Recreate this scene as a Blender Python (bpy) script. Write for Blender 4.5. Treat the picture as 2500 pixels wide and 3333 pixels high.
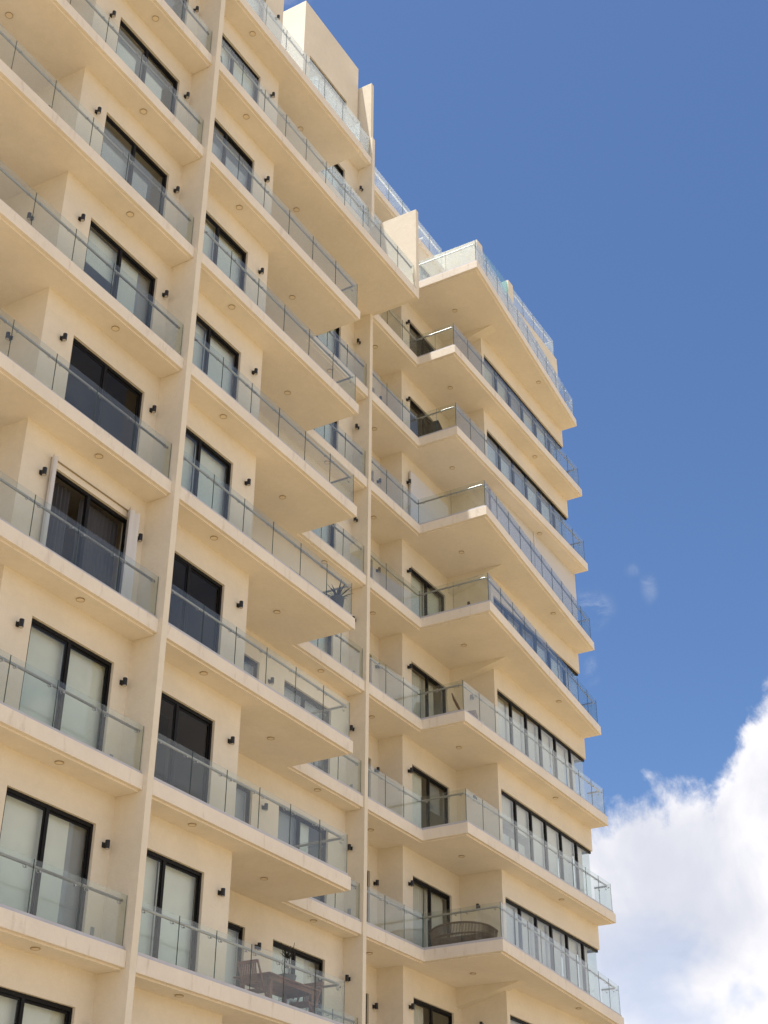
import bpy, bmesh, math, random
from mathutils import Vector, Matrix
random.seed(7)
sc = bpy.context.scene
for o in list(bpy.data.objects): bpy.data.objects.remove(o)
COL = sc.collection

# ------------------------------------------------------------------ camera
cam_d = bpy.data.cameras.new('camera'); cam = bpy.data.objects.new('camera', cam_d); COL.objects.link(cam)
YAW, PITCH, ROLL = 1.0405171, 0.5437527, 0.0051118
fw = Vector((math.sin(YAW)*math.cos(PITCH), math.cos(YAW)*math.cos(PITCH), math.sin(PITCH)))
rt0 = Vector((math.cos(YAW), -math.sin(YAW), 0)); up0 = rt0.cross(fw)
cr, sr = math.cos(ROLL), math.sin(ROLL)
rt = cr*rt0+sr*up0; up = -sr*rt0+cr*up0
M = Matrix(((rt.x, up.x, -fw.x), (rt.y, up.y, -fw.y), (rt.z, up.z, -fw.z)))
cam.matrix_world = Matrix.Translation((-19.2066, -16.0903, -5.788)) @ M.to_4x4()
cam_d.sensor_fit = 'HORIZONTAL'; cam_d.sensor_width = 36; cam_d.lens = 4633.14/2500*36
cam_d.clip_end = 20000; cam_d.clip_start = 0.1
sc.camera = cam
sc.render.resolution_x = 768; sc.render.resolution_y = 1024

# ------------------------------------------------------------------ sun and sky
SUN = Vector((-1, .53, 4.1)).normalized()
sun_d = bpy.data.lights.new('sun', 'SUN'); sun_d.energy = 5.0; sun_d.angle = math.radians(.5); sun_d.color = (1, .965, .91)
sun = bpy.data.objects.new('sun', sun_d); COL.objects.link(sun)
sun.rotation_euler = SUN.to_track_quat('Z', 'Y').to_euler(); sun.location = (0, 0, 60)
SKY_STRENGTH = .105
EXPOSURE = 0.68
world = bpy.data.worlds.new('World'); sc.world = world; world.use_nodes = True
def build_world():
    nt = world.node_tree; nt.nodes.clear(); N = nt.nodes.new; L = nt.links.new
    def mth(op, a, b=None, c=None, clamp=False):
        n = N('ShaderNodeMath'); n.operation = op; n.use_clamp = clamp
        for i, v in enumerate((a, b, c)):
            if v is None: continue
            if isinstance(v, (int, float)): n.inputs[i].default_value = v
            else: L(v, n.inputs[i])
        return n.outputs[0]
    def maprange(v, a, b, c, d, smooth=True):
        n = N('ShaderNodeMapRange'); n.interpolation_type = 'SMOOTHSTEP' if smooth else 'LINEAR'
        L(v, n.inputs[0])
        for i, x in enumerate((a, b, c, d)): n.inputs[i+1].default_value = x
        return n.outputs[0]
    out = N('ShaderNodeOutputWorld'); bg = N('ShaderNodeBackground'); bg.inputs[1].default_value = SKY_STRENGTH
    sky = N('ShaderNodeTexSky'); sky.sky_type = 'NISHITA'; sky.sun_disc = False
    sky.sun_elevation = math.asin(SUN.z); sky.sun_rotation = math.atan2(SUN.x, SUN.y)
    sky.altitude = 0; sky.air_density = 1.0; sky.dust_density = .6; sky.ozone_density = 3.0
    tint = N('ShaderNodeMix'); tint.data_type = 'RGBA'; tint.blend_type = 'MULTIPLY'; tint.inputs[0].default_value = 1
    L(sky.outputs[0], tint.inputs[6]); tint.inputs[7].default_value = SKY_TINT
    tc = N('ShaderNodeTexCoord'); sep = N('ShaderNodeSeparateXYZ'); L(tc.outputs['Generated'], sep.inputs[0])
    az = mth('MULTIPLY', mth('ARCTAN2', sep.outputs[1], sep.outputs[0]), 180/math.pi)
    el = mth('MULTIPLY', mth('ARCSINE', sep.outputs[2]), 180/math.pi)
    # height of the cumulus bank's top against the compass direction
    fc = N('ShaderNodeFloatCurve'); L(mth('DIVIDE', mth('ADD', az, 180), 360), fc.inputs[1])
    pts = [(-180, 18), (-120, 24), (-60, 20), (-30, 27), (-14, 23), (0, 20), (6, 24), (10, 26), (13, 25.3), (13.9, 24.0), (14.7, 22.6), (15.5, 21.5), (16.3, 20.4), (16.9, 19.5),
           (17.8, 19.95), (18.9, 20.3), (19.8, 19.6), (21.4, 18.9), (24, 18), (35, 13), (70, 16), (120, 12), (180, 18)]
    cv = fc.mapping.curves[0]
    while len(cv.points) > 2: cv.points.remove(cv.points[1])
    cv.points[0].location = (0, pts[0][1]/90); cv.points[-1].location = (1, pts[-1][1]/90)
    for a, e in pts[1:-1]: cv.points.new((a+180)/360, e/90)
    for p in cv.points: p.handle_type = 'VECTOR'
    fc.mapping.update()
    top = mth('MULTIPLY', fc.outputs[0], 90)
    def noise(scale, detail=8, rough=.6, vec=None, dist=0):
        n = N('ShaderNodeTexNoise'); n.inputs['Scale'].default_value = scale; n.inputs['Detail'].default_value = detail
        n.inputs['Roughness'].default_value = rough; n.inputs['Distortion'].default_value = dist
        L(vec or tc.outputs['Generated'], n.inputs['Vector']); return n.outputs['Fac']
    puff = mth('MULTIPLY', mth('SUBTRACT', noise(22, 10, .62, dist=.25), .5), 5.0)
    fine = mth('MULTIPLY', mth('SUBTRACT', noise(75, 6, .6), .5), 1.5)
    d = mth('ADD', mth('ADD', mth('SUBTRACT', top, el), puff), fine)
    mask = maprange(d, -.35, 1.15, 0, 1)
    # the bank gets thin and blue again low down in places
    hole = maprange(noise(14, 4, .5, dist=.3), .50, .66, 0, .38)
    lowf = maprange(mth('SUBTRACT', top, el), 2.2, 7, 0, 1)
    mask = mth('MULTIPLY', mask, mth('SUBTRACT', 1, mth('MULTIPLY', hole, lowf)))
    # two thin wisps
    def wisp(a0, e0, wa, we, amt):
        da = mth('DIVIDE', mth('SUBTRACT', az, a0), wa); de = mth('DIVIDE', mth('SUBTRACT', el, e0), we)
        r = mth('SQRT', mth('ADD', mth('MULTIPLY', da, da), mth('MULTIPLY', de, de)))
        g = maprange(r, .1, 1, 1, 0)
        return mth('MULTIPLY', mth('MULTIPLY', g, maprange(noise(38, 9, .66, dist=.8), .42, .72, 0, 1)), amt)
    for w in ((21.0, 27.0, 1.2, 1.1, .28), (18.45, 27.7, .5, .9, .20), (19.1, 28.4, .6, .35, .12), (21.3, 24.6, .45, 1.1, .18), (37, 51, 3, 3, .45)): mask = mth('MAXIMUM', mask, wisp(*w))
    # a bright high veil added to the unseen street-side sky, whitening reflections and facade
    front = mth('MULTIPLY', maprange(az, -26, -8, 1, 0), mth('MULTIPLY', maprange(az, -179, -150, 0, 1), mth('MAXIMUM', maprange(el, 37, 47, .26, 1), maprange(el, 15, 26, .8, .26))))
    fill_veil = mth('MULTIPLY', front, maprange(noise(2.2, 3, .5), .3, .62, .75, 1))
    mask = mth('MAXIMUM', mask, fill_veil)
    shade = maprange(noise(9, 7, .55, dist=.4), .32, .68, 0, 1)
    cc = N('ShaderNodeMix'); cc.data_type = 'RGBA'; L(shade, cc.inputs[0]); cc.inputs[6].default_value = CLOUD_LO; cc.inputs[7].default_value = CLOUD_HI
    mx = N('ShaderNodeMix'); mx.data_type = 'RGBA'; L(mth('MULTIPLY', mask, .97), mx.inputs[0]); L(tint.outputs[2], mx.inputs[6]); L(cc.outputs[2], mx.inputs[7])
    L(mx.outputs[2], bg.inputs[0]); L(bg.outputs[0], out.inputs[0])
SKY_TINT = (.63, .735, .875, 1)
CLOUD_LO = (4.5, 4.6, 5.1, 1); CLOUD_HI = (6.8, 6.6, 6.65, 1)
build_world()
sc.view_settings.view_transform = 'Standard'; sc.view_settings.look = 'None'
sc.view_settings.exposure = EXPOSURE; sc.view_settings.gamma = 1
sc.render.engine = 'CYCLES'
sc.cycles.max_bounces = 14; sc.cycles.transparent_max_bounces = 40; sc.cycles.diffuse_bounces = 6; sc.cycles.glossy_bounces = 5

# ------------------------------------------------------------------ materials
def newmat(name):
    m = bpy.data.materials.new(name); m.use_nodes = True; m.node_tree.nodes.clear()
    return m, m.node_tree.nodes.new, m.node_tree.links.new
def simple(name, col, rough=.5, metal=0, bump=0, bscale=200, var=0):
    m, N, L = newmat(name); o = N('ShaderNodeOutputMaterial'); p = N('ShaderNodeBsdfPrincipled'); L(p.outputs[0], o.inputs[0])
    p.inputs['Base Color'].default_value = (*col, 1); p.inputs['Roughness'].default_value = rough; p.inputs['Metallic'].default_value = metal
    if var or bump:
        g = N('ShaderNodeNewGeometry'); n = N('ShaderNodeTexNoise'); n.inputs['Scale'].default_value = bscale if bump else 6; n.inputs['Detail'].default_value = 5
        L(g.outputs['Position'], n.inputs['Vector'])
        if var:
            n2 = N('ShaderNodeTexNoise'); n2.inputs['Scale'].default_value = 3; L(g.outputs['Position'], n2.inputs['Vector'])
            mr = N('ShaderNodeMapRange'); mr.inputs[1].default_value = .3; mr.inputs[2].default_value = .7; mr.inputs[3].default_value = 1-var; mr.inputs[4].default_value = 1+var
            L(n2.outputs[0], mr.inputs[0]); mu = N('ShaderNodeMix'); mu.data_type = 'RGBA'; mu.blend_type = 'MULTIPLY'; mu.inputs[0].default_value = 1
            mu.inputs[6].default_value = (*col, 1); L(mr.outputs[0], mu.inputs[7]); L(mu.outputs[2], p.inputs['Base Color'])
        if bump:
            b = N('ShaderNodeBump'); b.inputs['Strength'].default_value = bump; b.inputs['Distance'].default_value = .01; L(n.outputs[0], b.inputs['Height']); L(b.outputs[0], p.inputs['Normal'])
    return m
def stucco(name, col, streak=.12):
    m, N, L = newmat(name); o = N('ShaderNodeOutputMaterial'); p = N('ShaderNodeBsdfPrincipled'); L(p.outputs[0], o.inputs[0])
    p.inputs['Roughness'].default_value = .92
    p.inputs['Specular IOR Level'].default_value = .2
    g = N('ShaderNodeNewGeometry')
    def nz(scale, detail, rough=.5, vec=None):
        n = N('ShaderNodeTexNoise'); n.inputs['Scale'].default_value = scale; n.inputs['Detail'].default_value = detail; n.inputs['Roughness'].default_value = rough
        L(vec or g.outputs['Position'], n.inputs['Vector']); return n.outputs[0]
    def mr(v, a, b, c, d):
        n = N('ShaderNodeMapRange'); n.inputs[1].default_value = a; n.inputs[2].default_value = b; n.inputs[3].default_value = c; n.inputs[4].default_value = d; L(v, n.inputs[0]); return n.outputs[0]
    def mul(a, b):
        n = N('ShaderNodeMath'); n.operation = 'MULTIPLY'; L(a, n.inputs[0]); L(b, n.inputs[1]); return n.outputs[0]
    broad = mr(nz(.7, 5, .6), .3, .7, .935, 1.04)
    trowel = mr(nz(7, 6, .7), .25, .75, .96, 1.035)
    speck = mr(nz(90, 2), .3, .7, .965, 1.03)
    mp = N('ShaderNodeMapping'); mp.inputs['Scale'].default_value = (5.5, 5.5, 1.3); L(g.outputs['Position'], mp.inputs[0])
    st0 = mr(nz(1.0, 6, .62, mp.outputs[0]), .57, .74, 0, streak)
    sx = N('ShaderNodeSeparateXYZ'); L(g.outputs['True Normal'], sx.inputs[0]); ab = N('ShaderNodeMath'); ab.operation = 'ABSOLUTE'; L(sx.outputs[2], ab.inputs[0])
    vert = mr(ab.outputs[0], .3, .6, 1, 0); sm = mul(st0, vert); sb = N('ShaderNodeMath'); sb.operation = 'SUBTRACT'; sb.inputs[0].default_value = 1; L(sm, sb.inputs[1]); st = sb.outputs[0]
    f = mul(mul(broad, trowel), mul(speck, st))
    mu = N('ShaderNodeMix'); mu.data_type = 'RGBA'; mu.blend_type = 'MULTIPLY'; mu.inputs[0].default_value = 1
    mu.inputs[6].default_value = (*col, 1); L(f, mu.inputs[7])
    # rusty tint inside the streaks
    mx = N('ShaderNodeMix'); mx.data_type = 'RGBA'; L(mr(st, 1-streak-1e-4, 1, .25, 0), mx.inputs[0]); L(mu.outputs[2], mx.inputs[6]); mx.inputs[7].default_value = (.62, .45, .32, 1)
    L(mx.outputs[2], p.inputs['Base Color'])
    b = N('ShaderNodeBump'); b.inputs['Strength'].default_value = .5; b.inputs['Distance'].default_value = .012
    ad = N('ShaderNodeMath'); ad.operation = 'ADD'; L(nz(55, 4, .6), ad.inputs[0]); L(nz(9, 4, .6), ad.inputs[1]); L(ad.outputs[0], b.inputs['Height']); L(b.outputs[0], p.inputs['Normal'])
    return m
def thin_glass(name, tint, refl=(1, 1, 1), ior=1.5, dirt_haze=.0, dirt_haze_col=(.8, .85, .82)):
    m, N, L = newmat(name); o = N('ShaderNodeOutputMaterial')
    t = N('ShaderNodeBsdfTransparent'); t.inputs[0].default_value = (*tint, 1)
    g = N('ShaderNodeBsdfGlossy'); g.inputs[0].default_value = (*refl, 1); g.inputs['Roughness'].default_value = .01
    gm = N('ShaderNodeNewGeometry'); dt = N('ShaderNodeVectorMath'); dt.operation = 'DOT_PRODUCT'; L(gm.outputs['Incoming'], dt.inputs[0]); L(gm.outputs['True Normal'], dt.inputs[1])
    def mt(op, a_, b_):
        n = N('ShaderNodeMath'); n.operation = op
        for i, v in enumerate((a_, b_)):
            if isinstance(v, (int, float)): n.inputs[i].default_value = v
            elif v is not None: L(v, n.inputs[i])
        return n.outputs[0]
    f0 = ((ior-1)/(ior+1))**2
    fres = mt('ADD', mt('MULTIPLY', mt('POWER', mt('SUBTRACT', 1, mt('ABSOLUTE', dt.outputs['Value'], None)), 5), 1-f0), f0)
    a = t.outputs[0]
    if dirt_haze:
        d = N('ShaderNodeBsdfDiffuse'); d.inputs[0].default_value = (*dirt_haze_col, 1); ms = N('ShaderNodeMixShader')
        ge = N('ShaderNodeNewGeometry'); n = N('ShaderNodeTexNoise'); n.inputs['Scale'].default_value = 1.6; n.inputs['Detail'].default_value = 5; L(ge.outputs['Position'], n.inputs['Vector'])
        mr = N('ShaderNodeMapRange'); mr.inputs[1].default_value = .3; mr.inputs[2].default_value = .7; mr.inputs[3].default_value = dirt_haze*.6; mr.inputs[4].default_value = dirt_haze*1.4; L(n.outputs[0], mr.inputs[0])
        L(mr.outputs[0], ms.inputs[0]); L(a, ms.inputs[1]); L(d.outputs[0], ms.inputs[2]); a = ms.outputs[0]
    mx = N('ShaderNodeMixShader'); L(fres, mx.inputs[0]); L(a, mx.inputs[1]); L(g.outputs[0], mx.inputs[2]); L(mx.outputs[0], o.inputs[0])
    return m
M = {}
M['stucco'] = stucco('cream_stucco', (.765, .70, .582), 0)
M['fascia'] = stucco('cream_stucco_weathered', (.80, .735, .64), .15)
M['railglass'] = thin_glass('railing_glass', (.925, .95, .935), (.86, .87, .88), dirt_haze=.018)
M['edge'] = simple('glass_edge', (.05, .09, .085), .15)
M['poolglass'] = thin_glass('pool_glass', (.66, .88, .89), dirt_haze=.05, dirt_haze_col=(.4, .72, .74))
M['doorglass'] = thin_glass('door_glass', (.93, .95, .94), (.8, .82, .82), ior=1.5)
M['darkglass'] = thin_glass('tinted_door_glass', (.60, .60, .58), (.50, .47, .44), ior=1.45)
M['litglass'] = thin_glass('painted_haze_glass', (.93, .96, .95), dirt_haze=.22, dirt_haze_col=(.85, .92, .95))  # copy of the railing glass, whitened in its colour to imitate sunlit haze
M['black'] = simple('black_aluminium', (.010, .010, .011), .55, 0)
M['black'].node_tree.nodes['Principled BSDF'].inputs['Specular IOR Level'].default_value = .15
M['lamp'] = simple('black_lamp_paint', (.008, .008, .009), .4)
M['steel'] = simple('brushed_steel', (.42, .42, .41), .45, 1)
M['shoe'] = simple('grey_kerb_coat', (.50, .50, .54), .55, 0, .2, 60, .05)
M['rim'] = simple('downlight_rim', (.34, .27, .18), .6)
M['diff'] = simple('downlight_disc', (.80, .68, .50), .5)
M['lens'] = simple('lamp_lens', (.45, .40, .33), .3)
M['blind'] = simple('pale_blind', (.80, .82, .77), .8, 0, 0, 0, .03)
M['midblind'] = simple('mid_grey_blind', (.50, .51, .53), .8, 0, 0, 0, .03)
M['greyblind'] = simple('grey_blind', (.34, .35, .38), .8, 0, 0, 0, .03)
M['curtain'] = simple('white_curtain', (.72, .70, .66), .9)
M['darkcurtain'] = simple('charcoal_curtain', (.055, .055, .065), .9)
M['room'] = simple('room_paint', (.42, .39, .36), .9)
M['shutter'] = simple('white_shutter', (.72, .72, .73), .5)
M['wood'] = simple('teak', (.19, .08, .033), .65, 0, .2, 40, .25)
M['leaf'] = simple('dark_leaf', (.022, .024, .014), .6, 0, 0, 0, .3)
M['pot'] = simple('dark_pot', (.10, .11, .10), .6)
M['stone'] = simple('grey_pot', (.07, .065, .06), .8, 0, .4, 30, .2)
M['wicker'] = simple('wicker_strand', (.15, .10, .066), .7, 0, .3, 80, .2)
M['darkfab'] = simple('dark_fabric', (.03, .03, .032), .9)
M['blue'] = simple('blue_tube', (.06, .09, .16), .5)
M['socket'] = simple('grey_socket', (.30, .31, .32), .5)
M['white'] = simple('white_bar', (.85, .85, .84), .4)

# ------------------------------------------------------------------ mesh tools
class MB:
    def __init__(s): s.v = []; s.f = []; s.m = []
    def face(s, idx, m=0): s.f.append(idx); s.m.append(m)
    def prism(s, poly, z0, z1, m=0, ms=None):
        n = len(poly); b = len(s.v); a = sum(poly[i][0]*poly[(i+1) % n][1]-poly[(i+1) % n][0]*poly[i][1] for i in range(n))
        if a < 0: poly = poly[::-1]
        s.v += [(x, y, z0) for x, y in poly]+[(x, y, z1) for x, y in poly]
        s.face([b+i for i in range(n)][::-1], m); s.face([b+n+i for i in range(n)], m)
        for i in range(n): s.face([b+i, b+(i+1) % n, b+n+(i+1) % n, b+n+i], m if ms is None else ms)
    def box(s, x0, x1, y0, y1, z0, z1, m=0):
        s.prism([(x0, y0), (x1, y0), (x1, y1), (x0, y1)], z0, z1, m)
    def obox(s, c, ax, ay, az, m=0):
        c, ax, ay, az = map(Vector, (c, ax, ay, az)); b = len(s.v)
        for k in (-1, 1):
            for i, j in ((-1, -1), (1, -1), (1, 1), (-1, 1)): s.v.append(tuple(c+ax*i+ay*j+az*k))
        s.face([b+3, b+2, b+1, b], m); s.face([b+4, b+5, b+6, b+7], m)
        for i in range(4): j = (i+1) % 4; s.face([b+i, b+j, b+4+j, b+4+i], m)
    def bar(s, p, q, w, d, m=0, upv=(0, 0, 1)):
        p, q = Vector(p), Vector(q); t = (q-p); u = Vector(upv)
        if abs(t.normalized().dot(u)) > .98: u = Vector((0, 1, 0))
        a = t.cross(u).normalized(); b = a.cross(t).normalized()
        s.obox((p+q)/2, t/2, a*w/2, b*d/2, m)
    def tube(s, pts, r, n=8, m=0, caps=True, rs=None):
        pts = [Vector(p) for p in pts]; base = len(s.v); prev = None
        for i, p in enumerate(pts):
            if i == 0: t = pts[1]-p
            elif i == len(pts)-1: t = p-pts[i-1]
            else: t = (pts[i+1]-p).normalized()+(p-pts[i-1]).normalized()
            t.normalize()
            if prev is None:
                a = t.cross(Vector((0, 0, 1)))
                if a.length < .05: a = t.cross(Vector((1, 0, 0)))
            else: a = prev-t*prev.dot(t)
            a.normalize(); prev = a; b = t.cross(a); rr = rs[i] if rs else r
            for k in range(n):
                an = 2*math.pi*k/n; s.v.append(tuple(p+(a*math.cos(an)+b*math.sin(an))*rr))
        for i in range(len(pts)-1):
            for k in range(n):
                A = base+i*n+k; B = base+i*n+(k+1) % n; s.face([A, B, B+n, A+n], m)
        if caps:
            s.face([base+k for k in range(n)][::-1], m); s.face([base+(len(pts)-1)*n+k for k in range(n)], m)
    def build(s, name, mats, parent=None, loc=(0, 0, 0), smooth=False, bevel=0):
        me = bpy.data.meshes.new(name); me.from_pydata([(x-loc[0], y-loc[1], z-loc[2]) for x, y, z in s.v], [], s.f)
        if not isinstance(mats, (list, tuple)): mats = [mats]
        for mm in mats: me.materials.append(mm if not isinstance(mm, str) else M[mm])
        for p, mi in zip(me.polygons, s.m): p.material_index = mi; p.use_smooth = smooth
        me.update(); bm = bmesh.new(); bm.from_mesh(me); bmesh.ops.recalc_face_normals(bm, faces=bm.faces)
        bm.to_mesh(me); bm.free()
        o = place(name, me, parent, loc)
        if bevel:
            b = o.modifiers.new('bevel', 'BEVEL'); b.width = bevel; b.segments = 2; b.limit_method = 'ANGLE'; b.angle_limit = math.radians(50)
        return o
WM = {}
def place(name, me, parent=None, loc=(0, 0, 0), rz=0):
    o = bpy.data.objects.new(name, me); COL.objects.link(o)
    W = Matrix.Translation(loc) @ Matrix.Rotation(rz, 4, 'Z'); WM[o.name] = W
    if parent is not None:
        o.parent = parent; L = WM[parent.name].inverted() @ W
    else: L = W
    o.location = L.to_translation(); o.rotation_euler = L.to_euler()
    return o
def empty(name, loc): return place(name, None, None, loc)
def tag(o, label=None, cat=None, group=None, kind=None):
    for k, v in (('label', label), ('category', cat), ('group', group), ('kind', kind)):
        if v: o[k] = v
    return o

# ------------------------------------------------------------------ levels
H = 3.15
Z = lambda k: (8-k)*H            # underside of the slab of level k
GROUND = -7.4
T = .29                          # fascia height
TOP = .30                        # floor level above the slab's underside

# ground
g = MB(); R = 6000; ring = [(R*math.cos(i*math.pi/24), R*math.sin(i*math.pi/24)) for i in range(48)]
g.prism(ring, GROUND-1, GROUND)
def ground_mat():
    m, N, L = newmat('sandy_paving'); o = N('ShaderNodeOutputMaterial'); p = N('ShaderNodeBsdfPrincipled'); L(p.outputs[0], o.inputs[0]); p.inputs['Roughness'].default_value = .9
    ge = N('ShaderNodeNewGeometry'); n = N('ShaderNodeTexNoise'); n.inputs['Scale'].default_value = .15; n.inputs['Detail'].default_value = 8; L(ge.outputs['Position'], n.inputs['Vector'])
    mx = N('ShaderNodeMix'); mx.data_type = 'RGBA'; L(n.outputs[0], mx.inputs[0]); mx.inputs[6].default_value = (.28, .205, .105, 1); mx.inputs[7].default_value = (.35, .26, .14, 1); L(mx.outputs[2], p.inputs['Base Color'])
    return m
M['ground'] = ground_mat()
tag(g.build('ground', 'ground'), kind='structure')

# ------------------------------------------------------------------ the building
B = empty('apartment_building', (10, 6, GROUND))
tag(B, 'tall cream stucco apartment block with stacked glass railed balconies', 'building')
XL = -9.2; YB = 11.0
P1L, P1R = -.17, 0.0; P2L, P2R = 10.12, 10.28
XE = 6.9; XBC = 3.36; XAC = -3.7; XC1 = 13.12; XCC = 13.1; XCB = 16.32; XCE = 23.2
YAW_ = .72; YB1 = .62; YB2 = 2.18; YN = 1.66; YP2 = 1.62; YC3 = 3.0; YC2 = 2.216; YCF = .87
WT = .2

def slab(name, poly, z, back=0, rimedges=None, t=T, low=.034, inset=.085):
    """fascia slab with a slightly lower panel on its underside, set in from the free edges"""
    m = MB(); m.prism(poly, z, z+t)
    # offset free edges inwards
    n = len(poly); A = sum(poly[i][0]*poly[(i+1) % n][1]-poly[(i+1) % n][0]*poly[i][1] for i in range(n))
    P = [Vector(p) for p in (poly if A > 0 else poly[::-1])]
    off = []
    for i in range(n):
        a, b = P[i], P[(i+1) % n]; d = (b-a).normalized(); nrm = Vector((-d.y, d.x))
        free = rimedges((a+b)/2, d) if rimedges else True
        off.append((a+nrm*(inset if free else .004), d))
    Q = []
    for i in range(n):
        p0, d0 = off[i-1]; p1, d1 = off[i]; cr_ = d0.x*d1.y-d0.y*d1.x
        tt = ((p1.x-p0.x)*d1.y-(p1.y-p0.y)*d1.x)/cr_; Q.append((p0+d0*tt)[:])
    m.prism(Q, z-low, z+.01)
    return m.build(name, 'fascia', B, (P[0].x, P[0].y, z), bevel=.008)

def rimA(mid, d): return mid.y < .3
def rimB(mid, d): return mid.y < 2.0 and not (mid.x < .01 or mid.x > 10.1)
def rimC(mid, d): return mid.y < 2.0 and mid.x > 10.3 and mid.x < 23.3
for k in range(0, 10):
    z = Z(k)
    slab('balcony_slab', [(XL, .10), (P1L, .10), (P1L, 3.1), (XL, 3.1)], z+.05, rimedges=rimA)
    if k == 1: poly = [(0, 0), (P2L, 0), (P2L, 2.4), (0, 2.4)]
    else: poly = [(0, 0), (XE, 0), (XE, YN), (P2L, YN), (P2L, 2.4), (0, 2.4)]
    slab('balcony_slab', poly, z, rimedges=rimB)
    q = k in (0, 3, 4, 7)
    poly = [(P2R, YP2), (XC1, YP2), (XC1, -.62 if q else .27), (XCE, .25), (XCE, 3.2), (P2R, 3.2)]
    slab('balcony_slab', poly, z, rimedges=rimC)
    m = MB(); m.box(XL, P1L, 3.1, YB, z+.01, z+TOP); m.build('floor_plate', 'room', B, (-5, 5, z))
    m = MB(); m.box(0, P2L, 2.4, YB, z+.01, z+TOP); m.build('floor_plate', 'room', B, (5, 5, z))
    m = MB(); m.box(P2R, XCE-.01, 3.2, YB, z+.01, z+TOP); m.build('floor_plate', 'room', B, (17, 5, z))
# roof plates and upper terrace slabs
zr = Z(-1)
m = MB(); m.box(XL, P1L, YAW_, YB, zr, zr+.7); m.build('roof', 'stucco', B, (-5, 5, zr))
m = MB(); m.box(0, XBC, YB1, YB, zr, zr+.75); m.build('roof', 'stucco', B, (2, 5, zr))
slab('terrace_slab', [(XE, YN), (P2L, YN), (P2L, 2.4), (XE, 2.4)], zr, rimedges=lambda mid, d: mid.y < 2 and mid.x < 10)
m = MB(); m.box(XBC, P2L, 2.4, YB, zr, zr+.28); m.box(XBC, XE, 2.18, 2.4, zr, zr+.28); m.build('roof', 'stucco', B, (6, 5, zr))
slab('terrace_slab', [(P2R, 2.16), (XCB, 2.16), (XCB, 3.2), (P2R, 3.2)], zr, t=.25, rimedges=lambda mid, d: mid.y < 2.5 and 10.3 < mid.x < 16.2)
m = MB(); m.box(P2R, XCE-.01, 3.2, YB, zr, zr+.25); m.build('roof', 'stucco', B, (17, 5, zr))

# dividing walls that run the full height
def wallbox(name, bx, mat='stucco', bevel=.008):
    m = MB()
    for b in bx: m.box(*b)
    b = bx[0]; return m.build(name, mat, B, ((b[0]+b[1])/2, b[2], b[4]), bevel=bevel)
wallbox('dividing_wall', [(P1L, P1R, 0, YB, GROUND, zr+.72)])
wallbox('dividing_wall', [(P2L, P2R, YP2, YB, GROUND, Z(0)+4.37)])
wallbox('fin_wall', [(P2L, P2R, 0, YP2, Z(1), Z(0)+.38)])
wallbox('fin_wall', [(P2L, P2R, 1.69, 2.6, Z(0)+4.37, Z(0)+7.0)])

# ------------------------------------------------------------------ walls with real openings
def wall_y(name, x0, x1, y, z0, z1, holes=(), parent=None, t=WT):
    """wall facing the street; holes = (x0,x1,z0,z1) touching the wall's foot"""
    m = MB(); xs = x0
    for hx0, hx1, hz0, hz1 in sorted(holes):
        if hx0 > xs: m.box(xs, hx0, y, y+t, z0, z1)
        m.box(hx0, hx1, y, y+t, hz1, z1)
        if hz0 > z0: m.box(hx0, hx1, y, y+t, z0, hz0)
        xs = hx1
    if xs < x1: m.box(xs, x1, y, y+t, z0, z1)
    bm = m
    o = bm.build(name, 'stucco', B, ((x0+x1)/2, y, z0))
    # weld
    b = bmesh.new(); b.from_mesh(o.data); bmesh.ops.remove_doubles(b, verts=b.verts, dist=1e-4); 
    kill = [f for f in b.faces if len(f.verts) == 4 and any((f.calc_center_median()-g_.calc_center_median()).length < 1e-4 and g_ is not f for e in f.edges for g_ in e.link_faces)]
    bmesh.ops.delete(b, geom=list(set(kill)), context='FACES_ONLY'); b.to_mesh(o.data); b.free()
    return o
def wall_x(name, x, y0, y1, z0, z1, t=WT):
    m = MB(); m.box(x, x+t, y0, y1, z0, z1); return m.build(name, 'stucco', B, (x, y0, z0))

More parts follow.
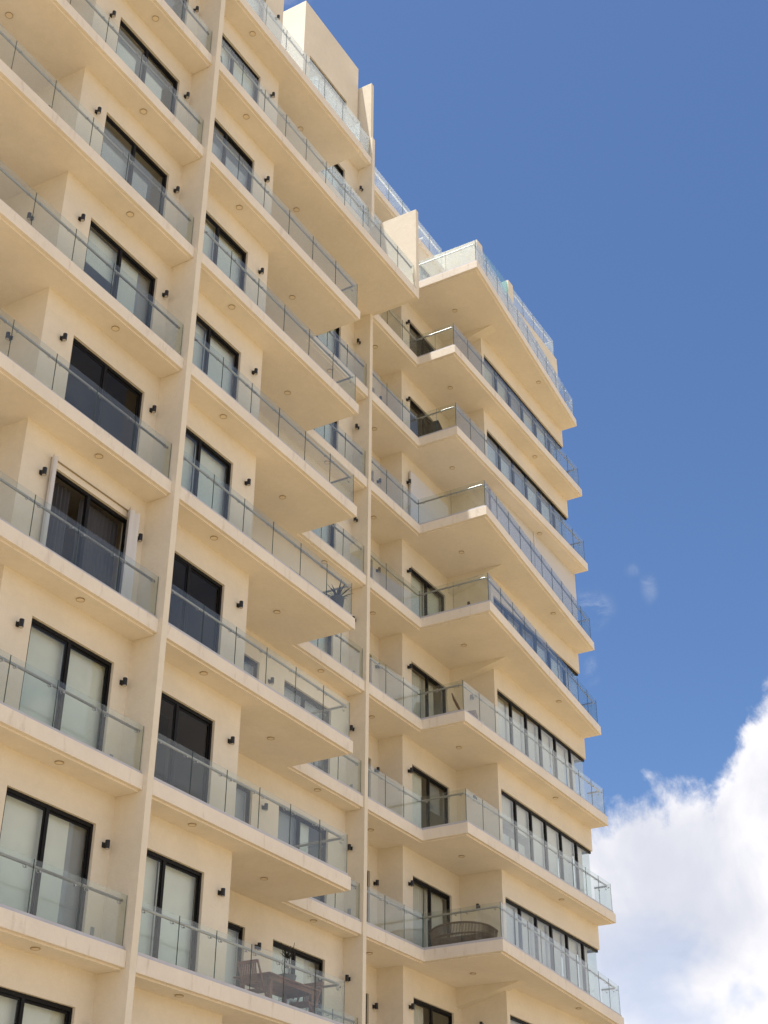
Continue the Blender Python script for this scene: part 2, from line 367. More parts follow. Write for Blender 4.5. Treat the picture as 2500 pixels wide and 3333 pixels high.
FR = .055
def pleats(m, x0, x1, y, z0, z1, amp=.03, pitch=.11, mi=0):
    n = max(4, int((x1-x0)/pitch*6)); b = len(m.v)
    for i in range(n+1):
        x = x0+(x1-x0)*i/n; yy = y+amp*math.sin(2*math.pi*(x-x0)/pitch+.8*math.sin(x*3.1))*(.6+.4*math.sin(x*1.7))
        m.v += [(x, yy, z0), (x, yy, z1)]
    for i in range(n): m.face([b+2*i, b+2*i+2, b+2*i+3, b+2*i+1], mi)
def door(name, x0, x1, y, z0, z1, mull=(), cover=None, depth=.12, label=None, yoff=.06, is_open=False):
    """framed sliding door set in its opening. cover: list of (kind, fx0, fx1, drop) for blinds/curtains"""
    ya, yb = y+yoff, y+yoff+.07
    m = MB(); m.box(x0, x1, ya, yb, z1-FR*1.3, z1-.002); m.box(x0, x1, ya, yb, z0+.004, z0+.06)
    m.box(x0, x0+FR, ya, yb, z0+.06, z1-FR*1.3); m.box(x1-FR, x1, ya, yb, z0+.06, z1-FR*1.3)
    xs = [x0+FR]
    for i, c in enumerate(mull):
        m.box(c-.04, c+.04, ya-.003, yb+.003, z0+.06, z1-FR*1.3); xs += [c-.04, c+.04]
    xs.append(x1-FR)
    fr = m.build(name, 'black', B, ((x0+x1)/2, ya, z0))
    if label: fr['label'] = label
    for i in range(0, len(xs) if not is_open else 0, 2):
        yy = ya+.025+(.02 if (i//2) % 2 else 0)
        p = MB(); p.box(xs[i]+.001, xs[i+1]-.001, yy, yy+.008, z0+.061, z1-FR*1.3-.001)
        # sash of the sliding leaf
        for sx in (xs[i]+.001, xs[i+1]-.036): p.box(sx, sx+.035, yy-.006, yy+.014, z0+.061, z1-FR*1.3-.001, 1)
        p.box(xs[i]+.036, xs[i+1]-.036, yy-.006, yy+.014, z1-FR*1.3-.045, z1-FR*1.3-.001, 1)
        p.box(xs[i]+.036, xs[i+1]-.036, yy-.006, yy+.014, z0+.061, z0+.12, 1)
        p.build('glass_pane', ['doorglass' if cover else 'darkglass', 'black'], fr, ((xs[i]+xs[i+1])/2, yy, z0+.06))
    w = x1-x0
    for kind, a, b_, drop in (cover or ()):
        m = MB(); yy = y+yoff+.16; zt = z1-.06
        if kind.startswith('low'):
            kind = kind[3:]; nm = 'lower_blind'; m.box(x0+w*a, x0+w*b_, yy, yy+.004, z0+.03, z0+drop); m.tube([(x0+w*a, yy, z0+drop), (x0+w*b_, yy, z0+drop)], .012, 6)
        elif kind in ('blind', 'greyblind'):
            m.box(x0+w*a, x0+w*b_, yy, yy+.004, zt-(zt-z0-.03)*drop, zt); nm = 'roller_blind'
            m.tube([(x0+w*a, yy, zt-(zt-z0-.03)*drop), (x0+w*b_, yy, zt-(zt-z0-.03)*drop)], .012, 6)
        else:
            pleats(m, x0+w*a, x0+w*b_, yy+.05, z0+.02, zt); nm = 'curtain'
        m.build(nm, kind, fr, (x0+w*(a+b_)/2, yy, z0))
    return fr

PALE = [('blind', .0, .49, 1), ('blind', .51, 1, 1)]
BAYA = {9: PALE, 8: [('blind', 0, .5, 1), ('blind', .51, .80, 1), ('greyblind', .80, 1, 1)], 7: PALE, 6: [('darkcurtain', 0, .34, 1), ('darkcurtain', .47, .98, 1)], 5: None,
        4: [('blind', 0, .5, .42), ('blind', .52, .82, 1), ('greyblind', .82, 1, 1)], 3: [('lowmidblind', .02, .5, 1.6), ('lowmidblind', .52, .80, 1.6)], 2: [('lowblind', .02, .40, 1.7), ('lowblind', .52, .84, 1.7)], 1: [('blind', 0, .6, 1)], 0: PALE}
BAYB = {9: PALE, 8: PALE, 7: None, 6: None, 5: PALE, 4: PALE, 3: PALE, 2: [('lowmidblind', 0, .5, 1.65), ('lowmidblind', .52, 1, 1.65)], 1: PALE, 0: PALE}
DEEP = {9: PALE, 8: [('blind', 0, .5, 1), ('blind', .52, .74, 1), ('curtain', .74, .98, 1)], 7: [('greyblind', 0, .45, 1), ('blind', .55, .75, 1)], 6: [('greyblind', 0, .5, 1), ('greyblind', .52, .9, 1)]}
BAYC = {9: PALE, 8: [('curtain', 0, .46, 1)], 7: [('curtain', .02, .48, 1), ('curtain', .5, .98, 1)], 6: [('blind', 0, .42, 1), ('greyblind', .6, .9, .4)], 5: [('curtain', .02, .5, 1), ('curtain', .5, .8, 1)],
        4: PALE, 3: None, 2: None, 1: None, 0: [('greyblind', 0, .45, 1)]}

for k in range(0, 11):
    z0 = Z(k)+TOP; z1 = Z(k-1)
    if k == 10: z0 = GROUND
    last = k == 10
    # left bay
    za0, za1 = z0+(.04 if not last else 0), z1+.05
    dz = 2.2
    wall_y('wall', XAC, P1L, YAW_, za0, za1, () if last else [(-2.86, -.60, za0, za0+dz)])
    wall_x('wall', XAC, YAW_+WT, 2.9, za0, za1)
    wall_y('wall', XL, XAC+WT, 2.9, za0, za1)
    wall_x('wall', XL-.0, .6 if last else 3.1, YB, za0, za1)
    # middle bay
    if k >= 0:
        wall_y('wall', 0, XBC, YB1, z0, z1, () if last else [(.2, 2.5, z0, z0+2.17)])
        wall_x('wall', XBC-WT, YB1+WT, 2.18+WT, z0, z1)
        wall_y('wall', XBC, P2L, YB2, z0, z1, () if last else [(5.2, 6.1, z0, z0+2.15), (7.18, 9.34, z0, z0+2.15)])
    # right bay
    wall_y('wall', P2R, XCC, YC3, z0, z1, () if last else [(11.85, 12.72, z0, z0+2.12)])
    wall_x('wall', XCC, YC2+WT, YC3, z0, z1)
    wall_y('wall', XCC, XCB, YC2, z0, z1, () if last else [(13.64, 15.85, z0, z0+2.14)])
    wall_x('wall', XCB, YCF+WT, 3.2, z0, z1)
    corner = k in (1, 2, 4, 5, 6, 7, 8)
    if corner:
        m = MB(); m.box(XCB, 16.5, YCF, YCF+WT, z0, z1); m.box(16.5, XCE, YCF, YCF+WT, z0+2.1, z1)
        m.box(XCE-WT, XCE, YCF+WT, 2.4, z0+2.1, z1); m.box(XCE-WT, XCE, 2.4, YB, z0, z1)
        m.build('wall', 'stucco', B, (19, YCF, z0))
    elif k == 3:
        wall_y('wall', XCB, XCE, YCF, z0, z1, [(16.8, 22.9, z0, z0+2.6)]); wall_x('wall', XCE-WT, YCF+WT, YB, z0, z1)
    else:
        wall_y('wall', XCB, XCE, YCF, z0, z1); wall_x('wall', XCE-WT, YCF+WT, YB, z0, z1)
    m = MB(); m.box(XL, XCE, YB-.001, YB+.2, z0, z1+TOP); m.build('rear_wall', 'stucco', B, (5, YB, z0))
    # room partitions give the openings something to look at
    m = MB(); m.box(-3.3, -.4, 5.2, 5.3, z0, z1); m.box(.1, 9.9, 5.4, 5.5, z0, z1); m.box(10.4, 22.9, 5.6, 5.7, z0, z1); m.build('partition', 'room', B, (5, 5.2, z0))
    if last: continue
    dA = door('sliding_door', -2.86, -.60, YAW_, za0, za0+dz, (-1.78,), BAYA.get(k), is_open=k == 6)
    dB = door('sliding_door', .2, 2.5, YB1, z0, z0+2.17, (1.34,), BAYB.get(k))
    if k >= 0:
        door('terrace_door', 5.2, 6.1, YB2, z0, z0+2.15, (), [('greyblind' if k in (6, 7) else 'blind', 0, 1, 1)])
        door('sliding_door', 7.18, 9.34, YB2, z0, z0+2.15, (8.15,), DEEP.get(k, PALE))
    door('terrace_door', 11.85, 12.72, YC3, z0, z0+2.12, ())
    if k != 3: door('sliding_door', 13.64, 15.85, YC2, z0, z0+2.14, (14.72,), BAYC.get(k))
    if corner:
        zt = z0+2.1; mulls = [17.58, 18.65, 19.7, 20.83, 22.03]
        m = MB(); ya = YCF+.06; yb = ya+.07
        m.box(16.5, XCE-.004, ya, yb, zt-.075, zt-.002); m.box(16.5, XCE-.004, ya, yb, z0+.004, z0+.06); m.box(16.5, 16.56, ya, yb, z0+.06, zt-.075)
        m.box(XCE-.13, XCE-.06, yb, 2.4, zt-.075, zt-.002); m.box(XCE-.13, XCE-.06, yb, 2.4, z0+.004, z0+.06)
        for c in mulls: m.box(c-.045, c+.045, ya-.004, yb+.004, z0+.06, zt-.075)
        fr = m.build('corner_window', 'black', B, (19.8, ya, z0))
        es = [16.56]+[e for c in mulls for e in (c-.045, c+.045)]+[XCE-.09]
        for i in range(0, len(es), 2):
            p = MB(); p.box(es[i]+.001, es[i+1]-.001, ya+.03, ya+.038, z0+.061, zt-.076)
            if i < 10:
                for sx in (es[i]+.001, es[i+1]-.031): p.box(sx, sx+.03, ya+.022, ya+.046, z0+.061, zt-.076, 1)
            p.build('glass_pane', ['doorglass', 'black'], fr, ((es[i]+es[i+1])/2, ya, z0))
        p = MB(); p.box(XCE-.1, XCE-.092, ya+.04, 2.4, z0+.061, zt-.076); p.build('glass_pane', ['railglass'], fr, (XCE-.1, 1.6, z0))
        kind = {7: 'curtain', 5: 'curtain', 8: 'curtain'}.get(k)
        for i in range(0, len(es), 2):
            m = MB(); a, b_ = es[i]+.01, es[i+1]-.01
            if i == 10: b_ -= .34
            if kind:
                pleats(m, a, b_, YCF+.27, z0+.02, zt-.03, .025, .09); m.build('curtain', kind, fr, ((a+b_)/2, YCF+.27, z0))
            elif k == 6:
                drop = (.34, .40, .98, .98, .98, .98)[i//2]
                m.box(a, b_, YCF+.2, YCF+.204, zt-.05-(2.0*drop), zt-.03); m.build('roller_blind', 'curtain', fr, ((a+b_)/2, YCF+.2, z0))
                if i < 4:
                    m = MB(); pleats(m, a, b_, YCF+.3, z0+.02, z0+1.0, .03, .12); m.build('curtain', 'curtain', fr, ((a+b_)/2, YCF+.3, z0))
            else:
                m.box(a, b_, YCF+.2, YCF+.204, z0+.05, zt-.16); m.build('roller_blind', 'greyblind' if (i//2) % 3 == 2 else 'blind', fr, ((a+b_)/2, YCF+.2, z0))

# folded white storm shutters
def accordion(name, x0, x1, y, z0, z1, pitch=.1, amp=.04, label=None):
    m = MB(); n = int((x1-x0)/pitch*2); b = len(m.v)
    for i in range(n+1):
        x = x0+(x1-x0)*i/n; yy = y+(amp if i % 2 else -amp); m.v += [(x, yy, z0), (x, yy, z1), (x, yy+.006, z0), (x, yy+.006, z1)]
    for i in range(n):
        a = b+4*i; m.face([a, a+4, a+5, a+1]); m.face([a+2, a+3, a+7, a+6]); m.face([a+1, a+5, a+7, a+3]); m.face([a, a+2, a+6, a+4])
    o = m.build(name, 'shutter', B, ((x0+x1)/2, y, z0))
    if label: o['label'] = label
    return o
z3 = Z(3)+TOP
s = accordion('storm_shutter', 13.45, 15.95, YC2-.07, z3, z3+2.3, .13, .045, 'closed white accordion shutter')
s = accordion('storm_shutter', 16.42, 19.68, YCF-.06, z3, Z(2)-.03, .11, .035, 'closed white accordion shutter')
s = accordion('storm_shutter', 19.76, XCE-.01, YCF-.06, z3, Z(2)-.03, .11, .035, 'closed white accordion shutter')
m = MB(); m.box(19.69, 19.75, YCF-.12, YCF-.004, z3, Z(2)-.03); m.build('storm_shutter', 'shutter', B, (19.7, YCF-.1, z3))
z6 = Z(6)+TOP+.04
s = accordion('storm_shutter', -3.03, -2.87, YAW_-.08, z6, z6+2.36, .09, .05, 'white accordion shutter folded open at the left jamb')
s = accordion('storm_shutter', -.80, -.42, YAW_-.09, z6, z6+2.36, .13, .06, 'white accordion shutter folded open at the right jamb')
m = MB(); m.box(-2.98, -.44, YAW_-.04, YAW_-.003, z6+2.335, z6+2.345)
m.build('shutter_track', 'rim', B, (-1.7, YAW_-.05, z6+2.3))

# ------------------------------------------------------------------ top storey volumes
zp = zr+.28
# penthouse box over the middle bay
m = MB(); bx0, bx1, by0, by1, bt = 6.69, 10.04, YB2, 3.25, Z(0)+7.88
m.box(bx0, 7.06, by0, by0+WT, zp, bt); m.box(7.06, 9.34, by0, by0+WT, zp+2.2, bt); m.box(9.34, bx1, by0, by0+WT, zp, bt)
m.box(bx0, bx0+WT, by0+WT, by1, zp, bt); m.box(bx1-WT, bx1, by0+WT, by1, zp, bt); m.box(bx0+WT, bx1-WT, by1-WT, by1, zp, bt); m.box(bx0+WT, bx1-WT, by0+WT, by1-WT, bt-.6, bt-.4)
m.build('penthouse_wall', 'stucco', B, (8.3, by0, zp))
door('sliding_door', 7.06, 9.34, YB2, zp+.02, zp+2.2, (8.15,), PALE)
# roof terrace over the right bay: corner piers, pool glass
m = MB(); m.box(XCB, 16.75, YCF, YCF+WT, zr+.0, zr+1.2); m.box(XCB, XCB+WT, YCF+WT, 3.2, zr, zr+1.2); m.build('roof_pier', 'stucco', B, (16.5, YCF, zr), bevel=.008)
m = MB(); m.box(18.9, 19.31, YCF, YCF+.5, zr+.0, zr+1.2); m.build('roof_pier', 'stucco', B, (19.1, YCF, zr), bevel=.008)
m = MB(); m.box(16.75, 18.9, YCF, YCF+WT, zr, zr+.27); m.box(19.31, XCE, YCF, YCF+WT, zr, zr+.27); m.box(XCE-WT, XCE, YCF+WT, 3.2, zr, zr+.27); m.build('parapet', 'stucco', B, (19.8, YCF, zr), bevel=.008)
m = MB(); m.box(16.752, 18.898, YCF+.05, YCF+.08, zr+.27, zr+1.1); m.build('pool_glass', 'poolglass', B, (17.8, YCF, zr))

# ------------------------------------------------------------------ railings
PAN = {}
def panel_mesh(L, h, mat='railglass'):
    key = (round(L, 3), round(h, 3), mat)
    if key not in PAN:
        m = MB(); t = .006; b = 0
        m.v = [(0, -t, 0), (L, -t, 0), (L, t, 0), (0, t, 0), (0, -t, h), (L, -t, h), (L, t, h), (0, t, h)]
        m.face([3, 2, 1, 0], 1); m.face([4, 5, 6, 7], 0); m.face([0, 1, 5, 4], 0); m.face([2, 3, 7, 6], 0); m.face([1, 2, 6, 5], 1); m.face([3, 0, 4, 7], 1)
        me = bpy.data.meshes.new('glass_panel'); me.from_pydata(m.v, [], m.f); me.materials.append(M[mat]); me.materials.append(M['edge'])
        for p, mi in zip(me.polygons, m.m): p.material_index = mi
        me.update(); PAN[key] = me
    return PAN[key]
def bracket_mesh():
    m = MB(); m.tube([(0, .006, -.075), (0, .012, -.075), (0, .05, -.085), (0, .075, -.06), (0, .08, -.015)], .007, 6)
    m.tube([(0, -.012, -.075), (0, .012, -.075)], .02, 10)
    me = bpy.data.meshes.new('rail_bracket'); me.from_pydata(m.v, [], m.f); me.materials.append(M['steel']); me.update(); return me
BR = bracket_mesh()
def railing(segs, zf, top=.95, rail_h=.86, z_shoe=0., rails=None, side=1, shoe=True, name='railing', gap=.012, rail_r=.027, rail_off=.08, glass='railglass', rail='steel'):
    """segs: list of ((x0,y0),(x1,y1),n) glass runs; the deck lies on the left of each run when side=1"""
    m = MB()
    for a, b, n in segs:
        a, b = Vector(a), Vector(b); d = (b-a).normalized(); nn = Vector((-d.y, d.x))*side
        c = (a+b)/2
        m.obox((c.x+nn.x*.012, c.y+nn.y*.012, zf+.032), ((b-a)/2).to_3d(), (nn*.045).to_3d(), (0, 0, .036))
    a0 = segs[0][0]
    base = m.build(name, 'shoe', B, (a0[0], a0[1], zf))
    for a, b, n in segs:
        a, b = Vector(a), Vector(b); L = (b-a).length/n; d = (b-a).normalized(); ang = math.atan2(d.y, d.x)
        me = panel_mesh(L-gap, top-.05, glass)
        for i in range(n):
            p = a+d*(L*i+gap/2); place('glass_panel', me, base, (p.x, p.y, zf+.05), ang)
    # handrail follows the runs inside the glass
    pts = []
    P = [Vector(segs[0][0])]+[Vector(s_[1]) for s_ in segs]; D = [(P[i+1]-P[i]).normalized() for i in range(len(P)-1)]
    Nn = [Vector((-d.y, d.x))*side*rail_off for d in D]
    path = [P[0]+Nn[0]+D[0]*.03]
    for i in range(1, len(P)-1):
        d0, d1 = D[i-1], D[i]; p0, p1 = P[i]+Nn[i-1], P[i]+Nn[i]; cr_ = d0.x*d1.y-d0.y*d1.x
        tt = ((p1.x-p0.x)*d1.y-(p1.y-p0.y)*d1.x)/cr_; c = p0+d0*tt
        path += [c-d0*.06, c-d0*.018+d1*.018, c+d1*.06]
    path.append(P[-1]+Nn[-1]-D[-1]*.03)
    m = MB(); m.tube([(p.x, p.y, zf+rail_h) for p in path], rail_r, 10)
    m.build('handrail', rail, base, (a0[0], a0[1], zf+rail_h), smooth=True)
    for a, b, n in segs:
        a, b = Vector(a), Vector(b); L = (b-a).length/n; d = (b-a).normalized(); ang = math.atan2(d.y, d.x)
        for i in range(n):
            for f in (.16, L-.16):
                p = a+d*(L*i+f); place('rail_bracket', BR, base, (p.x, p.y, zf+rail_h), ang if side == 1 else ang+math.pi)
    return base
YG = .07
for k in range(1, 10):
    zf = Z(k)+T
    railing([((-9.62+1.18, .19), (P1L-.02, .19), 7)], zf+.05, name='railing') if k < 9 else None
    if k == 9: continue
    if k == 1: railing([((.02, YG), (P2L-.02, YG), 10)], zf)
    else: railing([((.02, YG), (XE-.07, YG), 6), ((XE-.07, YG), (XE-.07, YN+YG), 2), ((XE-.07, YN+YG), (P2L-.02, YN+YG), 3)], zf)
railing([((.85, YG), (XE-.07, YG), 6), ((XE-.07, YG), (XE-.07, YN+YG), 2), ((XE-.07, YN+YG), (P2L-.02, YN+YG), 3)], Z(0)+T, glass='litglass')
railing([((XE+.07, 2.12), (XE+.07, YN+YG), 1), ((XE+.07, YN+YG), (P2L-.02, YN+YG), 3)], zr+T, glass='litglass', rail='white')
for k in range(0, 8):
    zf = Z(k)+T; yq = -.62 if k in (0, 3, 4, 7) else .27
    railing([((P2R+.02, YP2+YG), (XC1+.07, YP2+YG), 3), ((XC1+.07, YP2+YG), (XC1+.07, yq+YG), 2), ((XC1+.07, yq+YG), (XCE-.07, .25+YG), 10), ((XCE-.07, .25+YG), (XCE-.07, YCF), 1)], zf, glass='litglass' if k == 0 else 'railglass')
railing([((P2R+.02, 2.23), (16.15, 2.23), 6)], zr+.25, top=.93, rail_h=.83, glass='litglass', rail='white')
railing([((19.34, YCF+.06), (XCE-.1, YCF+.06), 4), ((XCE-.1, YCF+.06), (XCE-.1, YCF+1.3), 1)], zr+.27, top=.88, rail_h=.80, glass='litglass', rail='white')
for i, (x, zz) in enumerate(((14.6, .83), (14.9, .58), (15.2, .33))):
    m = MB(); m.tube([(x, 2.34, zr+.25+zz), (x, 3.1, zr+.25+zz)], .025, 8); m.build('ladder_bar', 'white', B, (x, 2.34, zr+zz))

# ------------------------------------------------------------------ downlights
def disc_mesh(name, r0, r1, h, mat):
    m = MB(); n = 24; b = 0
    for z_, r in ((0, r1), (-h, r1), (-h, r0), (0, r0)):
        m.v += [(r*math.cos(2*math.pi*i/n), r*math.sin(2*math.pi*i/n), z_) for i in range(n)]
    for s_ in range(3):
        for i in range(n): m.face([s_*n+i, s_*n+(i+1) % n, (s_+1)*n+(i+1) % n, (s_+1)*n+i])
    if r0 == 0 or name == 'diffuser': m.face([2*n+i for i in range(n)])
    me = bpy.data.meshes.new(name); me.from_pydata(m.v, [], m.f); me.materials.append(M[mat]); me.update(); return me
RIM = disc_mesh('downlight', .073, .081, .022, 'rim'); DIF = disc_mesh('diffuser', .064, .0725, .018, 'diff')
def downlight(x, y, z):
    o = place('downlight', RIM, B, (x, y, z)); place('diffuser', DIF, o, (x, y, z+.001)); return o
LOW = .034
for k in range(0, 10):
    z = Z(k)-LOW
    downlight(-2.03, .42, z+.05)
    downlight(-5.6, 1.2, z+.05)
    downlight(1.6, .3, z); downlight(5.13, 1.06, z)
    if k != 1: downlight(8.4, 1.92, z)
    q = k in (0, 3, 4, 7)
    if k != 0: downlight(11.58, 2.31, z)
    else: downlight(11.58, 2.6, z)
    downlight(14.7, 1.03 if q else 1.28, z); downlight(19.85, .3 if q else .62, z)

# ------------------------------------------------------------------ wall lamps
def lamp_meshes():
    m = MB(); r = .043; h = .075; n = 16
    m.tube([(0, -.10, -h), (0, -.10, h)], r, n); m.bar((0, -.055, 0), (0, 0, 0), .05, .07); m.obox((0, -.008, 0), (.035, 0, 0), (0, .008, 0), (0, 0, .045))
    a = bpy.data.meshes.new('wall_lamp'); a.from_pydata(m.v, [], m.f); a.materials.append(M['lamp']); a.update()
    m = MB(); m.tube([(0, -.10, -h-.012), (0, -.10, -h+.001)], r*.86, n)
    b = bpy.data.meshes.new('lens'); b.from_pydata(m.v, [], m.f); b.materials.append(M['lens']); b.update(); return a, b
LA, LB = lamp_meshes()
def wall_lamp(x, y, z, rz=0):
    o = place('wall_lamp', LA, B, (x, y, z), rz); place('lens', LB, o, (x, y, z), rz); return o
for k in range(0, 10):
    z = Z(k)
    wall_lamp(-.36, YAW_, z+2.22); wall_lamp(-3.19, YAW_, z+2.22)
    wall_lamp(XAC, 1.55, z+2.2, -math.pi/2)
    wall_lamp(3.0, YB1, z+2.2); wall_lamp(6.52, YB2, z+2.13)
    wall_lamp(P2L, 1.99, z+2.15, -math.pi/2)
    if k not in (1,): wall_lamp(12.93, YC3, z+2.15)
    wall_lamp(13.42, YC2, z+2.15)
    wall_lamp(XCB, 1.6, z+2.15, -math.pi/2)
# haunched beams under the deep balconies
for k in (0, 3, 4, 7):
    z = Z(k)-LOW+.004; m = MB(); x0, x1 = 16.0, 16.42; ya, yb = YC2, .27
    b = len(m.v); m.v += [(x0, ya, z), (x0, yb, z), (x0, ya, z-.5), (x1, ya, z), (x1, yb, z), (x1, ya, z-.5)]
    for f in ([b, b+1, b+2], [b+3, b+5, b+4], [b, b+3, b+4, b+1], [b+1, b+4, b+5, b+2], [b, b+2, b+5, b+3]): m.face(f)
    m.build('haunch_beam', 'stucco', B, (16.1, ya, z))
# sockets low on the walls
for k in (7, 8):
    m = MB(); m.box(-.45, -.37, YAW_-.02, YAW_-.001, Z(k)+.62, Z(k)+.76); m.build('wall_socket', 'socket', B, (-.41, YAW_, Z(k)+.7))
for k in (3, 5, 6, 7):
    m = MB(); m.box(P2L-.02, P2L-.001, 1.98, 2.06, Z(k)+.5, Z(k)+.66); m.build('wall_socket', 'socket', B, (P2L, 2, Z(k)+.5))

# ------------------------------------------------------------------ things on the balconies
def thing(name, loc, label, cat, group=None): return tag(empty(name, loc), label, cat, group)
Z8 = Z(8)+TOP
# table
t = thing('dining_table', (5.63, .95, Z8), 'rectangular brown wooden table on the furnished balcony', 'table')
m = MB(); m.box(4.69, 6.58, .5, 1.4, Z8+.71, Z8+.74); m.build('tabletop', 'wood', t, (5.63, .95, Z8+.72), bevel=.005)
m = MB(); m.box(4.79, 6.48, .58, .60, Z8+.63, Z8+.71); m.box(4.79, 6.48, 1.3, 1.32, Z8+.63, Z8+.71); m.box(4.79, 4.81, .60, 1.3, Z8+.63, Z8+.71); m.box(6.46, 6.48, .60, 1.3, Z8+.63, Z8+.71); m.build('apron', 'wood', t, (5.63, .95, Z8+.65))
for x in (4.87, 6.4):
    for y in (.61, 1.29): m = MB(); m.box(x-.045, x+.045, y-.035, y+.035, Z8, Z8+.705); m.build('leg', 'wood', t, (x, y, Z8))
def chair(loc, rz, label):
    t = thing('folding_chair', loc, label, 'chair', 'slatted chairs at the balcony table'); x, y, z = loc
    Rz = Matrix.Rotation(rz, 3, 'Z'); tr = lambda p: tuple(Vector(loc)+Rz @ Vector(p))
    def bars(name, L):
        m = MB()
        for p, q_, w, d in L: m.bar(tr(p), tr(q_), w, d)
        return m.build(name, 'wood', t, tr(L[0][0]))
    # faces +x in local space, back at x=-.25
    bars('seat', [((-.2, -.2+.05*i, .43), (.22, -.2+.05*i, .45), .042, .018) for i in range(9)]+[((-.2, -.22, .41), (.22, -.22, .43), .02, .035), ((-.2, .22, .41), (.22, .22, .43), .02, .035)])
    bars('backrest', [((-.27, -.17+.042*i, .55), (-.36, -.17+.042*i, .92), .03, .012) for i in range(9)]+[((-.26, -.22, .54), (-.26, .22, .54), .03, .04), ((-.37, -.22, .93), (-.37, .22, .93), .03, .06)])
    for s_ in (-1, 1):
        bars('frame', [((.2, .235*s_, 0), (-.38, .235*s_, .95), .025, .04)])
        bars('leg', [((-.3, .21*s_, 0), (.2, .21*s_, .43), .025, .035)])
    return t
chair((4.86, .93, Z8), .05, 'slatted wooden chair at the left end of the balcony table')
chair((6.38, .78, Z8), math.pi+.08, 'slatted wooden chair at the right end of the balcony table')
def leaves(m, c, n, L, w, spread, seed, droop=.25, up=1.0):
    rnd = random.Random(seed)
    for i in range(n):
        a = 2*math.pi*i/n+rnd.uniform(-.3, .3); s_ = rnd.uniform(.35, 1)*spread; l = L*rnd.uniform(.75, 1.1)
        d = Vector((math.cos(a)*s_, math.sin(a)*s_, up)).normalized(); side = d.cross(Vector((0, 0, 1))).normalized(); b = len(m.v); K = 6
        for j in range(K+1):
            f = j/K; p = Vector(c)+d*l*f+Vector((math.cos(a), math.sin(a), 0))*l*.12*f*f-Vector((0, 0, droop*l*f*f*s_)); ww = w*math.sin(math.pi*min(.97, .18+.8*f))**.8
            m.v += [tuple(p-side*ww), tuple(p+Vector((0, 0, -ww*.6))), tuple(p+side*ww)]
        for j in range(K): 
            for q_ in (0, 1): a_ = b+3*j+q_; m.face([a_, a_+1, a_+4, a_+3])
def lathe(m, c, prof, n=20):
    b = len(m.v)
    for r, z_ in prof: m.v += [(c[0]+r*math.cos(2*math.pi*i/n), c[1]+r*math.sin(2*math.pi*i/n), c[2]+z_) for i in range(n)]
    for j in range(len(prof)-1):
        for i in range(n): m.face([b+j*n+i, b+j*n+(i+1) % n, b+(j+1)*n+(i+1) % n, b+(j+1)*n+i])
    m.face([b+i for i in range(n)][::-1])
# plant standing on the table's far side
c = (6.25, 1.15, Z8+.745)
t = thing('potted_plant', c, 'thin stemmed leafy plant in a dark pot on the wooden table', 'plant')
m = MB(); lathe(m, c, [(.13, 0), (.17, .12), (.2, .27), (.21, .30), (.19, .30), (.18, .25), (.0001, .24)]); m.build('pot', 'pot', t, c, smooth=False)
m = MB(); rnd = random.Random(3)
for i in range(6):
    a = i*1.05; dx, dy = math.cos(a), math.sin(a); p0 = Vector((c[0]+.06*dx, c[1]+.06*dy, c[2]+.24)); 
    m.tube([p0, p0+Vector((.05*dx, .05*dy, .22)), p0+Vector((.03*dx, .03*dy, .42)), p0+Vector((.08*dx, .08*dy, .55+.1*(i % 3)))], .006, 5)
m.build('stem', 'leaf', t, c)
m = MB(); leaves(m, (c[0], c[1], c[2]+.62), 8, .3, .022, .8, 5); leaves(m, (c[0]-.05, c[1], c[2]+.45), 5, .2, .018, 1.3, 9); m.build('foliage', 'leaf', t, (c[0], c[1], c[2]+.5))
# agave in a pot at the balcony corner of level 5
c = (6.5, .27, Z(5)+TOP)
t = thing('agave_plant', c, 'spiky dark agave in a grey pot behind the glass balcony corner', 'plant')
m = MB(); lathe(m, c, [(.10, 0), (.13, .1), (.16, .34), (.17, .44), (.145, .44), (.135, .40), (.0001, .39)]); m.build('pot', 'stone', t, c)
m = MB(); leaves(m, (c[0], c[1], c[2]+.40), 12, .44, .025, 1.9, 11, .10); leaves(m, (c[0], c[1], c[2]+.42), 8, .46, .022, .8, 12, .08); m.build('foliage', 'leaf', t, (c[0], c[1], c[2]+.24))
# wicker sofa on level 7
Z7 = Z(7)+TOP; c = (14.1, .95, Z7)
t = thing('wicker_sofa', c, 'curved brown wicker sofa behind the glass at the balcony corner', 'sofa')
def sofa_path(n=74):
    P_ = []
    for i in range(n+1):
        a_ = math.pi*(i/n)*1.1-math.pi*.05; P_.append((Vector((c[0]-.60*abs(math.sin(a_))**.8*(1 if math.sin(a_) > 0 else -1), c[1]+.84*math.cos(a_), 0)), Vector((-math.sin(a_), .5*math.cos(a_), 0))))
    return P_
SP = sofa_path(); top_ = lambda i: .52+.13*math.sin(math.pi*i/74)
m = MB()
for i, (p, o_) in enumerate(SP):
    q0 = p; q1 = p+o_*.07; q2 = p+o_*.10
    m.bar((q0.x, q0.y, Z7+.08), (q1.x, q1.y, Z7+.38), .021, .016); m.bar((q1.x, q1.y, Z7+.38), (q2.x, q2.y, Z7+top_(i)), .021, .016)
for zz, f in ((.09, 0), (.23, .035), (.37, .07), (.39, .072)): m.tube([((p+o_*f).x, (p+o_*f).y, Z7+zz) for p, o_ in SP], .014, 6)
m.tube([((p+o_*.1).x, (p+o_*.1).y, Z7+top_(i)) for i, (p, o_) in enumerate(SP)], .028, 8)
m.build('backrest', 'wicker', t, c)
m = MB(); m.box(c[0]-.38, c[0]+.42, c[1]-.7, c[1]+.7, Z7+.2, Z7+.4); m.build('seat_cushion', 'wicker', t, c, bevel=.04)
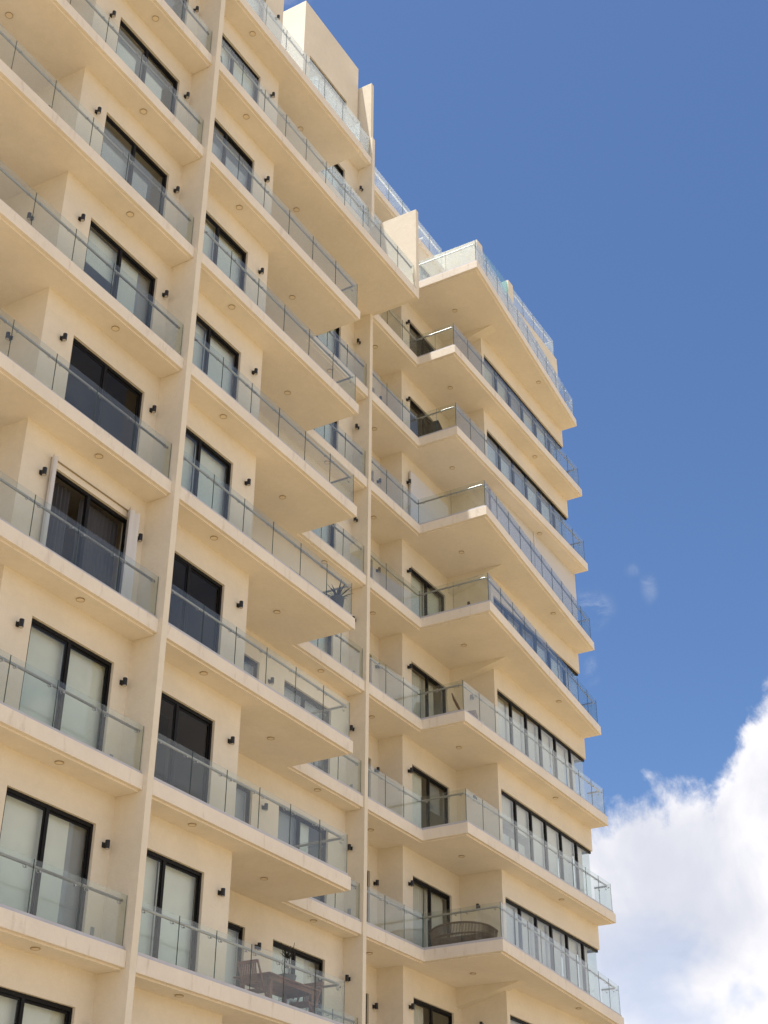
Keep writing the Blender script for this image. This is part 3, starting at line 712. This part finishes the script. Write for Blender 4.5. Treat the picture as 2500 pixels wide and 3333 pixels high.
for dx in (-.4, .35):
    for dy in (-.7, .7): m = MB(); m.bar((c[0]+dx, c[1]+dy, Z7), (c[0]+dx, c[1]+dy, Z7+.2), .04, .04); m.build('leg', 'wicker', t, (c[0]+dx, c[1]+dy, Z7))
# dark hanging chair back on level 2
c = (13.95, 1.5, Z(2)+TOP)
t = thing('lounge_chair', c, 'black curved lounge chair by the dark door on the corner balcony', 'chair')
m = MB(); b = len(m.v); K = 14
for i in range(K+1):
    f = i/K; x = c[0]+.55*f; z_ = c[2]+.34+.75*(1-f)**2.2; w = .26*(math.sin(math.pi*(.12+.82*f)))**.6
    m.v += [(x, c[1]-w, z_), (x, c[1]+w, z_), (x+.03, c[1]+w, z_-.02), (x+.03, c[1]-w, z_-.02)]
for i in range(K):
    for q_ in range(4): a_ = b+4*i; m.face([a_+q_, a_+(q_+1) % 4, a_+4+(q_+1) % 4, a_+4+q_])
m.face([b, b+1, b+2, b+3][::-1]); m.face([b+4*K+i for i in range(4)]); m.build('seat_shell', 'darkfab', t, c)
for dx, dy in ((.1, -.2), (.1, .2), (.5, -.18), (.5, .18)):
    m = MB(); m.bar((c[0]+dx, c[1]+dy, c[2]), (c[0]+dx*.9, c[1]+dy, c[2]+.36), .025, .025); m.build('leg', 'darkfab', t, (c[0]+dx, c[1]+dy, c[2]))
# wooden chair on level 5 corner
c = (14.3, .95, Z(5)+TOP)
t = thing('deck_chair', c, 'brown wooden chair seen edge-on in front of the curtained corner door', 'chair')
D1 = Vector((.93, .37, 0)); D2 = Vector((-.37, .93, 0))
def W_(a_, b_, z_): p = Vector(c)+D1*a_+D2*b_; return (p.x, p.y, c[2]+z_)
m = MB(); prof = [(.26, 1.02), (.19, .85), (.10, .68), (.04, .52), (.0, .42)]
for i in range(6):
    for (b0, h0), (b1, h1) in zip(prof, prof[1:]): m.bar(W_(-.2+.08*i, b0, h0), W_(-.2+.08*i, b1, h1), .065, .03)
m.build('backrest', 'wood', t, c)
m = MB()
for i in range(6): m.bar(W_(-.2+.08*i, .0, .42), W_(-.2+.08*i, -.42, .45), .065, .025)
m.build('seat', 'wood', t, c)
for a_, b_ in ((-.2, .02), (.2, .02), (-.2, -.4), (.2, -.4)): m = MB(); m.bar(W_(a_, b_, 0), W_(a_, b_, .42), .035, .035); m.build('leg', 'wood', t, W_(a_, b_, 0))
# blue tube rack on level 1
c = (.35, .32, Z(1)+TOP)
t = thing('drying_rack', c, 'small blue tube rack standing behind the glass near the top of the dividing wall', 'rack')
m = MB(); m.tube([(c[0]-.12, c[1], c[2]), (c[0]-.1, c[1], c[2]+.55), (c[0]-.04, c[1], c[2]+.72), (c[0]+.06, c[1], c[2]+.74), (c[0]+.1, c[1], c[2]+.6), (c[0]+.12, c[1], c[2])], .014, 7); m.build('frame', 'blue', t, c)
for i in range(3): m = MB(); m.tube([(c[0]-.11, c[1], c[2]+.15+.16*i), (c[0]+.11, c[1], c[2]+.15+.16*i)], .011, 6); m.build('rung', 'blue', t, (c[0], c[1], c[2]+.15+.16*i))
